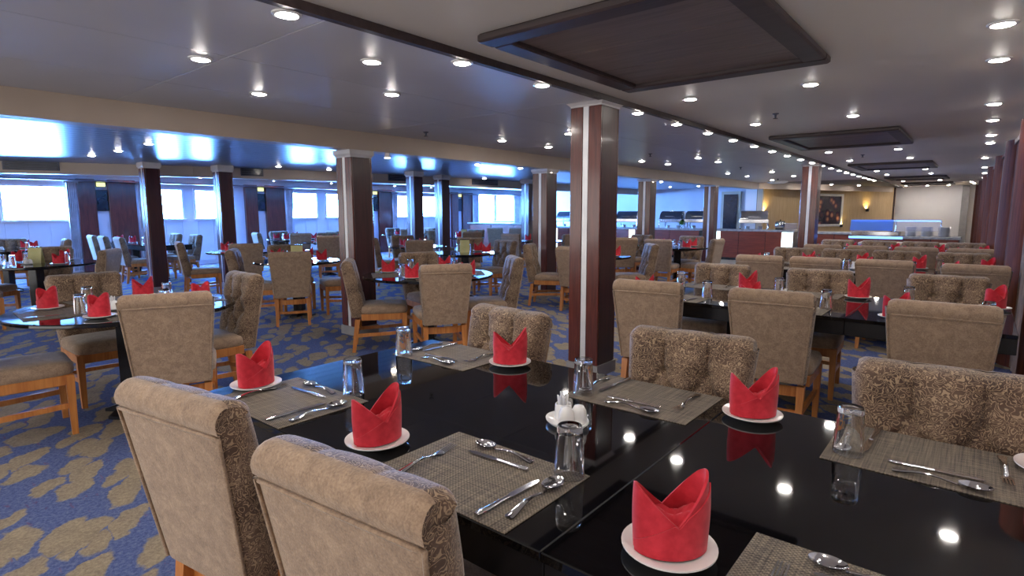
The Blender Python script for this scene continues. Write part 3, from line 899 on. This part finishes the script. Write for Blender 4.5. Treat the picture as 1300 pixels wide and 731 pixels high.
NAP = make_napkin(); remember(NAP)
def spine(y): return .004 + .010*math.sin(max(0, min(1, y/.2))*PI)**2
def make_spoon(s=1.0, name='spoon'):
    t = empty(name)
    pts = [(-.100, .009), (-.095, .011), (-.07, .0085), (-.03, .0055), (.01, .0035), (.045, .0038)]
    def hd(a, b2):
        i = min(int(b2*5), 4); f = b2*5-i
        y = pts[i][0]*(1-f)+pts[i+1][0]*f; w = pts[i][1]*(1-f)+pts[i+1][1]*f
        u = a*2-1
        return (u*w*s, y*s, (.004+.009*math.sin(max(0, (y+.1)/.15)*PI)**2 + .0016*(1-u*u))*s)
    MB().grid(hd, 4, 20).grid(lambda a, b2: (hd(a, b2)[0], hd(a, b2)[1], hd(a, b2)[2]-.002), 4, 20).build('handle', 'chrome', t, 80)
    def bowl(a, b2, off=0):
        th = 2*PI*a; r = b2
        x = .0235*r*math.cos(th); y = .036*r*math.sin(th)
        z = .002 + .0085*r*r*r + off
        return (x*s, (.076+y)*s, z*s)
    MB().grid(lambda a, b2: bowl(a, b2), 24, 6).grid(lambda a, b2: bowl(a, b2, .0012), 24, 6).build('bowl', 'chrome', t, 80)
    return t
def make_fork(s=1.0):
    t = empty('fork')
    pts = [(-.100, .009), (-.095, .0105), (-.07, .008), (-.03, .005), (.01, .0035), (.04, .005), (.055, .0115), (.066, .012)]
    def hd(a, b2):
        i = min(int(b2*7), 6); f = b2*7-i
        y = pts[i][0]*(1-f)+pts[i+1][0]*f; w = pts[i][1]*(1-f)+pts[i+1][1]*f
        u = a*2-1
        return (u*w*s, y*s, (.004+.009*math.sin(min(1, max(0, (y+.1)/.16))*PI)**2 + .0012*(1-u*u))*s)
    MB().grid(hd, 4, 24).grid(lambda a, b2: (hd(a, b2)[0], hd(a, b2)[1], hd(a, b2)[2]-.002), 4, 24).build('handle', 'chrome', t, 80)
    for k in range(4):
        x = (-.0095+k*.00633)*s
        MB().taper((0, 0, 0), (0, 0, .048*s), .0040*s, .0022*s, .002*s, .0015*s).build('tine', 'chrome', t)
        o = S.objects[-1] if False else None
    for k, o in enumerate([c for c in S.objects if c.parent == t and c.name.startswith('tine')]):
        o.location = ((-.0095+k*.00633)*s, .064*s, .0045*s); o.rotation_euler.x = -PI/2+.10
    return t
def make_knife(s=1.0, name='knife'):
    t = empty(name)
    MB().loft([[(w*math.cos(a)*s, y*s, (.0045+.0035*math.sin(a))*s) for a in [2*PI*k/10 for k in range(10)]] for y, w in ((-.105, .004), (-.1, .0085), (-.07, .008), (-.02, .0055), (.0, .006))], True, True).build('handle', 'chrome', t, 60)
    bl = [(-.006, 0), (-.009, .012), (-.009, .085), (-.004, .103), (.002, .106), (.007, .09), (.0075, .01), (.006, 0)]
    MB().loft([[(x*s, y*s, z*s) for x, y in bl] for z in (.0035, .0055)], True, True).build('blade', 'chrome', t)
    return t
SPOON = make_spoon(); remember(SPOON)
DSPOON = make_spoon(.92, 'dessert_spoon'); remember(DSPOON)
FORK = make_fork(); remember(FORK)
KNIFE = make_knife(); remember(KNIFE)
DKNIFE = make_knife(.92, 'dessert_knife'); remember(DKNIFE)
def make_condiments():
    t = empty('condiment_set')
    rings = []
    for r, z in ((.0, 0), (.055, 0), (.07, .006), (.078, .013), (.078, .016), (.068, .011), (0, .009)):
        rings.append((r, z))
    tr = MB().lathe(rings, 32).build('tray', 'china', t, 50)
    tr.scale = (1, .8, 1)
    MB().lathe([(0, .010), (.026, .010), (.027, .03), (.025, .055), (.023, .058), (.020, .056), (.020, .03), (0, .028)], 24, -.026, 0).build('pick_holder', 'china', t, 50)
    MB().lathe([(0, .010), (.024, .010), (.025, .03), (.022, .05), (.014, .064), (0, .068)], 24, .030, -.018).build('shaker', 'china', t, 50)
    MB().lathe([(0, .010), (.024, .010), (.025, .03), (.022, .05), (.014, .064), (0, .068)], 24, .030, .024).build('shaker', 'china', t, 50)
    for k in range(11):
        a = k*2.4; r = .004+.0012*k
        x, y = -.026+r*math.cos(a), r*math.sin(a)
        MB().taper((x, y, .03), (x+.004*math.cos(a), y+.004*math.sin(a), .085+.006*math.sin(k*5)), .007, .008, .003, .003).build('paper_pick', 'china', t)
    return t
COND = make_condiments(); remember(COND)
def make_menu():
    t = empty('menu_card')
    for s in (-1, 1):
        MB().loft([[(x, s*y0, z) for x, y0, z in ((-.075, .05, 0), (.075, .05, 0), (.075, .004, .21), (-.075, .004, .21))], [(x, s*(y0-.004), z) for x, y0, z in ((-.075, .05, 0), (.075, .05, 0), (.075, .004, .21), (-.075, .004, .21))]], True, True).build('cover', 'cream', t)
    MB().cbox(-.078, .078, -.006, .006, .20, .215, .002).build('spine', 'dark', t)
    return t
MENU = make_menu(); remember(MENU)

ZT = .75
def R(x, y, a):
    return (x*math.cos(a)-y*math.sin(a), x*math.sin(a)+y*math.cos(a))
def setting(cx, cy, a, where, tname, level, plate=(-.345, -.03), nap_rot=None, glass=(.19, .135), glass_on=True):
    """one place setting; (cx,cy) mat centre, a rotation (0: diner on the -Y side)"""
    def at(x, y, z=0):
        q = R(x, y, a)
        return (cx+q[0], cy+q[1], ZT+z)
    def L(what): return '%s, %s of %s' % (what, where, tname)
    g = 'tableware on ' + tname
    if level >= 1.5:
        tag(put('placemat', MATM, None, at(0, 0), a), L('grey-brown woven placemat'), 'placemat', g)
    p = at(plate[0], plate[1], .0035)
    tag(put('saucer', PLT, None, p), L('white saucer under napkin'), 'saucer', g)
    nr = (random.uniform(-.35, .35) if nap_rot is None else nap_rot) + .66
    tag(use(NAP, (p[0], p[1], p[2]+.0118), nr), L('red peaked napkin'), 'napkin', g)
    if glass_on:
        tag(put('tumbler', GL, None, at(glass[0], glass[1], .0035)), L('upturned clear tumbler'), 'glass', g)
    if level >= 2:
        items = [(FORK, (-.152, -.035), .04, 'steel fork', 'fork'), (KNIFE, (.136, -.05), -.05, 'steel dinner knife', 'knife')]
        if level >= 3:
            items += [(SPOON, (.190, -.012), .07, 'steel soup spoon', 'spoon'), (DSPOON, (-.025, .128), PI/2, 'small steel spoon at top', 'spoon'), (DKNIFE, (-.01, .082), PI/2+.05, 'small steel knife at top', 'knife')]
        for proto, (x, y), r, lb, cat in items:
            o = use(proto, at(x+random.uniform(-.006, .006), y+random.uniform(-.006, .006), .0035), a + r + random.uniform(-.02, .02))
            tag(o, L(lb), cat, g)

# ---------------------------------------------------------------- long tables
def long_table(x0, x1, y0, y1, label, pedestals):
    cx, cy = (x0+x1)/2, (y0+y1)/2
    hx, hy = (x1-x0)/2, (y1-y0)/2
    t = tag(empty('dining_table', (cx, cy, 0)), label, 'table', 'long black glass tables')
    MB().cbox(-hx+.0006, hx-.0006, -hy, hy, .728, .75, .0025).build('glass_top', 'black', t)
    MB().cbox(-hx+.001, hx-.001, -hy+.012, hy-.012, .64, .728, .002).build('apron', 'black_edge', t)
    for px in pedestals:
        MB().cbox(px-cx-.07, px-cx+.07, -.07, .07, .03, .64, .006).build('pedestal', 'black_edge', t)
        MB().cbox(px-cx-.15, px-cx+.15, -.15, .15, 0, .03, .01).build('base', 'black_metal', t)
    return t
rows = [(.812, 1.94, 'the nearest long table'), (3.92, 5.05, 'the second long table'), (6.88, 7.98, 'the third long table'), (9.58, 10.72, 'the fourth long table')]
for k, (a, b2, nm) in enumerate(rows):
    xr = wr(b2)-.20
    long_table(-2.13 if k < 2 else -2.16, -.60, a, b2, 'black glass left section of %s, counted from camera' % nm[4:], (-1.40,))
    long_table(-.60, xr, a, b2, 'black glass right section of %s, by the right wall' % nm[4:], (-.2,))
# chairs of the long tables: (tx, ty, face)
LC = {
 0: ([(-1.64, .565, -.16, 1), (-.90, .585, -.10, 1)], [(-1.765, 2.135, -.1, -1), (-.855, 2.165, .1, -1), (-.04, 2.14, .08, -1)]),
 1: ([(-1.75, 3.60, -.1, 1), (-.95, 3.62, -.05, 1), (-.12, 3.67, -.03, 1)], [(-1.8, 5.22, 0, -1), (-1.0, 5.22, .05, -1), (-.16, 5.30, .02, -1)]),
 2: ([(-1.85, 6.52, -.05, 1), (-1.31, 6.58, 0, 1), (-.71, 6.62, .03, 1), (-.01, 6.50, 0, 1)], [(-1.9, 8.22, 0, -1), (-1.32, 8.25, .05, -1), (-.77, 8.28, 0, -1), (-.13, 8.30, 0, -1)]),
 3: ([(-1.75, 9.2, 0, 1), (-1.20, 9.25, 0, 1), (-.65, 9.28, 0, 1), (-.08, 9.30, 0, 1)], [(-1.86, 10.98, 0, -1), (-1.27, 11.0, 0, -1), (-.72, 11.02, 0, -1), (-.16, 11.0, 0, -1)])}
for k, (near, far) in LC.items():
    for side, lst in (('near', near), ('far', far)):
        for i, c in enumerate(lst):
            chair(*c, 'tan upholstered chair, %s from left on the %s side of %s' % (ORD[i], side, rows[k][2]), 'chairs along the long tables')
# settings: nearest table
T1 = rows[0][2]
for x, a, where, pl, gl, on in ((-1.80, 0, 'near left seat', (-.235, .0), (.115, .18), True), (-.915, 0, 'near middle seat', (-.345, -.04), (.184, .132), True), (-.075, 0, 'near right seat', (-.335, -.01), (.19, .14), False),
                        (-1.81, PI, 'far left seat', (-.31, -.035), (.165, .145), True), (-.87, PI, 'far middle seat', (-.36, -.035), (.176, .106), True), (-.055, PI, 'far right seat', (-.255, -.10), (.172, .085), True)):
    setting(x, .977 if a == 0 else 1.775, a, where, T1, 3, pl, {-1.80: 1.2, -.915: .8, -.075: .1, -1.81: -.05, -.87: 0., -.055: .2}[x], gl, on)
tag(use(COND, (-.932, 1.398, ZT), -.5), 'white china condiment set with paper picks on the nearest table', 'condiment set', 'condiment sets')
for k in (1, 2, 3):
    a, b2, nm = rows[k]
    lv = {1: 2, 2: 1.5, 3: 1}[k]
    for side, lst in (('near', LC[k][0]), ('far', LC[k][1])):
        for i, c in enumerate(lst):
            yy_ = a+.165 if side == 'near' else b2-.165
            rot = 0 if side == 'near' else PI
            px = -.26 if (side == 'near') else -.33
            if side == 'near' and i == len(lst)-1: px = -.24
            if side == 'far' and i == len(lst)-1: px = -.27
            if k >= 2: px *= .8
            setting(c[0], yy_, rot, '%s %s seat' % (side, ORD[i]), nm, lv, (px, .0))
    tag(use(COND, (-1.05, (a+b2)/2-.05, ZT), .3*k), 'white china condiment set in the middle of %s' % nm, 'condiment set', 'condiment sets')

# ---------------------------------------------------------------- round tables
def make_round(r):
    t = empty('round_table')
    MB().lathe([(0, .722), (r-.01, .722), (r, .729), (r, .743), (r-.006, .75), (0, .75)], 56).build('glass_top', 'black', t, 40)
    MB().lathe([(0, .69), (r*.55, .69), (r*.6, .722), (0, .722)], 32).build('top_support', 'black_edge', t, 40)
    MB().cbox(-.06, .06, -.06, .06, .03, .69, .006).build('pedestal', 'black_edge', t)
    for a in (0, PI/2):
        q = MB().loft([[(x, y, z) for x, y in ((-.2, -.05), (.2, -.05), (.2, .05), (-.2, .05))] for z in (0, .02)] + [[(-.06, -.05, .07), (.06, -.05, .07), (.06, .05, .07), (-.06, .05, .07)]], True, True)
        o = q.build('foot', 'black_metal', t); o.rotation_euler.z = a
    return t
RT = {r: make_round(r) for r in (.68, .55)}
for r in RT.values(): remember(r)
ROUND = [
 ('the front left round table', -4.56, 1.32, .68, [('near right', -3.69, 1.27, -.92, .4), ('far', -5.45, 1.30, 1, 0), ('right', -4.50, 2.13, -.05, -1), ('left', -4.62, .38, .1, 1)], 2, False),
 ('the centre left round table', -4.48, 4.06, .68, [('near right', -3.76, 3.62, -.85, .52), ('left', -4.95, 3.38, .62, .78), ('right', -3.86, 4.76, -.62, -.78), ('far', -5.2, 4.55, .95, -.3)], 1.5, False),
 ('the table left of wide dark pillar', -7.15, 4.10, .55, [('near right', -6.47, 3.62, -.85, .5), ('left', -7.58, 3.42, .55, .83), ('right', -6.85, 4.95, -.4, -1), ('far', -8.05, 4.42, 1, -.2)], 1, False),
 ('the round table behind the central pillar', -4.45, 7.35, .55, [('left', -5.3, 6.85, .9, .42), ('near', -4.35, 6.6, -.15, 1), ('right', -3.80, 7.95, -.7, -.6)], 1, False),
 ('the round table with a tall menu', -6.45, 6.65, .55, [('far', -7.4, 7.75, .6, -.75), ('right', -6.3, 7.5, -.1, -1)], 1, False),
 ('the round table left of the slim pillar', -8.4, 7.35, .55, [('near', -7.5, 6.6, -.75, .6), ('left', -9.0, 6.7, .3, 1), ('far', -9.35, 7.75, .9, -.4)], 1, False),
 ('the round table beside the window bar', -10.6, 10.9, .55, [('near right', -9.75, 10.3, -.8, .6), ('far', -10.95, 11.75, .35, -1), ('left', -11.5, 10.6, .95, .2)], 1, False),
 ('the round table near the buffet corner', -7.75, 10.55, .55, [('near', -8.05, 9.75, -.1, 1), ('right', -6.95, 10.5, -1, .1)], 1, False),
 ('the round table before the lit counter', -4.35, 10.15, .55, [('near', -4.35, 9.32, -.1, 1), ('right', -3.58, 10.1, -1, 0), ('far', -4.42, 11.0, 0, -1)], 1, False),
 ('the round table before the long buffet', -5.75, 10.2, .55, [('near', -5.15, 9.6, -.7, .7), ('far', -5.5, 11.0, -.1, -1), ('left', -6.4, 9.75, .8, .45)], 1, False),
 ('the far left round table', -9.45, 1.75, .68, [('right', -8.88, 2.44, -.6, -.8), ('far', -10.25, 2.1, 1, -.3), ('near', -9.25, .76, 0, 1), ('left', -10.15, 1.1, .8, .6)], 1, True),
 ('the round table by the second pillar', -9.7, 4.55, .55, [('left', -10.2, 3.75, .3, 1), ('near', -8.8, 4.2, -.9, .35)], 1, False),
 ('the round table under the third window', -13.3, 7.6, .68, [('near', -12.35, 7.2, -.9, .35), ('far', -14.1, 7.6, 1, 0), ('left', -13.6, 6.75, .2, 1), ('right', -13.0, 8.5, 0, -1)], 1, False),
 ('the round table behind the wide pillar', -11.4, 7.3, .55, [('near', -10.5, 6.75, -.8, .5), ('far', -12.1, 7.75, .9, -.4)], 1, False),
 ('the round table under the first window', -13.4, 2.1, .68, [('far', -14.2, 2.3, 1, -.1), ('right', -13.2, 2.95, -.1, -1)], 1, False),
 ('the round table below the fourth window pair', -13.4, 11.2, .68, [('near', -12.6, 10.7, -.85, .5), ('far', -14.2, 11.4, 1, -.1), ('right', -13.2, 12.05, 0, -1)], 1, False),
]
for nm, x, y, r, chairs_, lv, big in ROUND:
    tag(use(RT[r], (x, y, 0), .6), 'black glass pedestal table, ' + nm[4:] + (' near the windows' if 'window' not in nm and x < -9 else ''), 'table', 'round black tables')
    for side, tx, ty, fx, fy in chairs_:
        chair(tx, ty, fx, fy, 'tan upholstered chair on the %s side of %s' % (side, nm), 'chairs at the round tables')
        d = math.atan2(y-ty, x-tx)
        if r == .55: q = .30; pl = (-.20, .02); gl = (.12, .14)
        else: q = .42; pl = (-.24, .02); gl = (.15, .13)
        mx, my = x - math.cos(d)*q*(1 if r == .68 else 1), y - math.sin(d)*q
        setting(mx, my, d-PI/2, side+' seat', nm, lv if r == .68 or lv < 1.5 else 1, pl, None, gl)
    if big or 'menu' in nm or 'wide dark' in nm or 'bar' in nm:
        tag(use(MENU, (x-.03, y+.02, ZT), .9), 'standing cream menu card on '+nm, 'menu card', 'menu cards')
    if r == .68 or 'wide dark' in nm:
        tag(use(COND, (x+.10, y-.10, ZT), .2), 'white china condiment set on '+nm, 'condiment set', 'condiment sets')
# rectangular window table with three chairs in a row
long_table(-15.5, -12.7, 4.12, 4.95, 'long dark table by the window with three chairs in a row', (-14.8, -13.4))
for i, x in enumerate((-15.0, -14.25, -13.25)):
    chair(x, 3.78, .05, 1, 'pale-lit chair, %s from left in the row of three by the window' % ORD[i], 'chairs at the window table')
for i, x in enumerate((-14.6, -13.5)):
    chair(x, 5.35, 0, -1, 'chair on the window side of the row-of-three table, %s from left' % ORD[i], 'chairs at the window table')
for i, x in enumerate((-14.9, -14.1, -13.2)):
    setting(x, 4.3, 0, '%s seat' % ORD[i], 'the row-of-three window table', 1, (-.2, .05), None, (.15, .15))
# bar chairs by far bar
for i, (x, y) in enumerate(((-11.7, 13.4), (-10.9, 13.5))):
    chair(x, y, -.5, .8, '%s pale chair from left standing in front of the window bar' % ORD[i], 'chairs at the bar')

dups = [(k, v) for k, v in LABELS.items() if len(v) > 1 and len({g for _, g in v}) > 1]
for k, v in dups: print('DUP LABEL', k, v[:3])
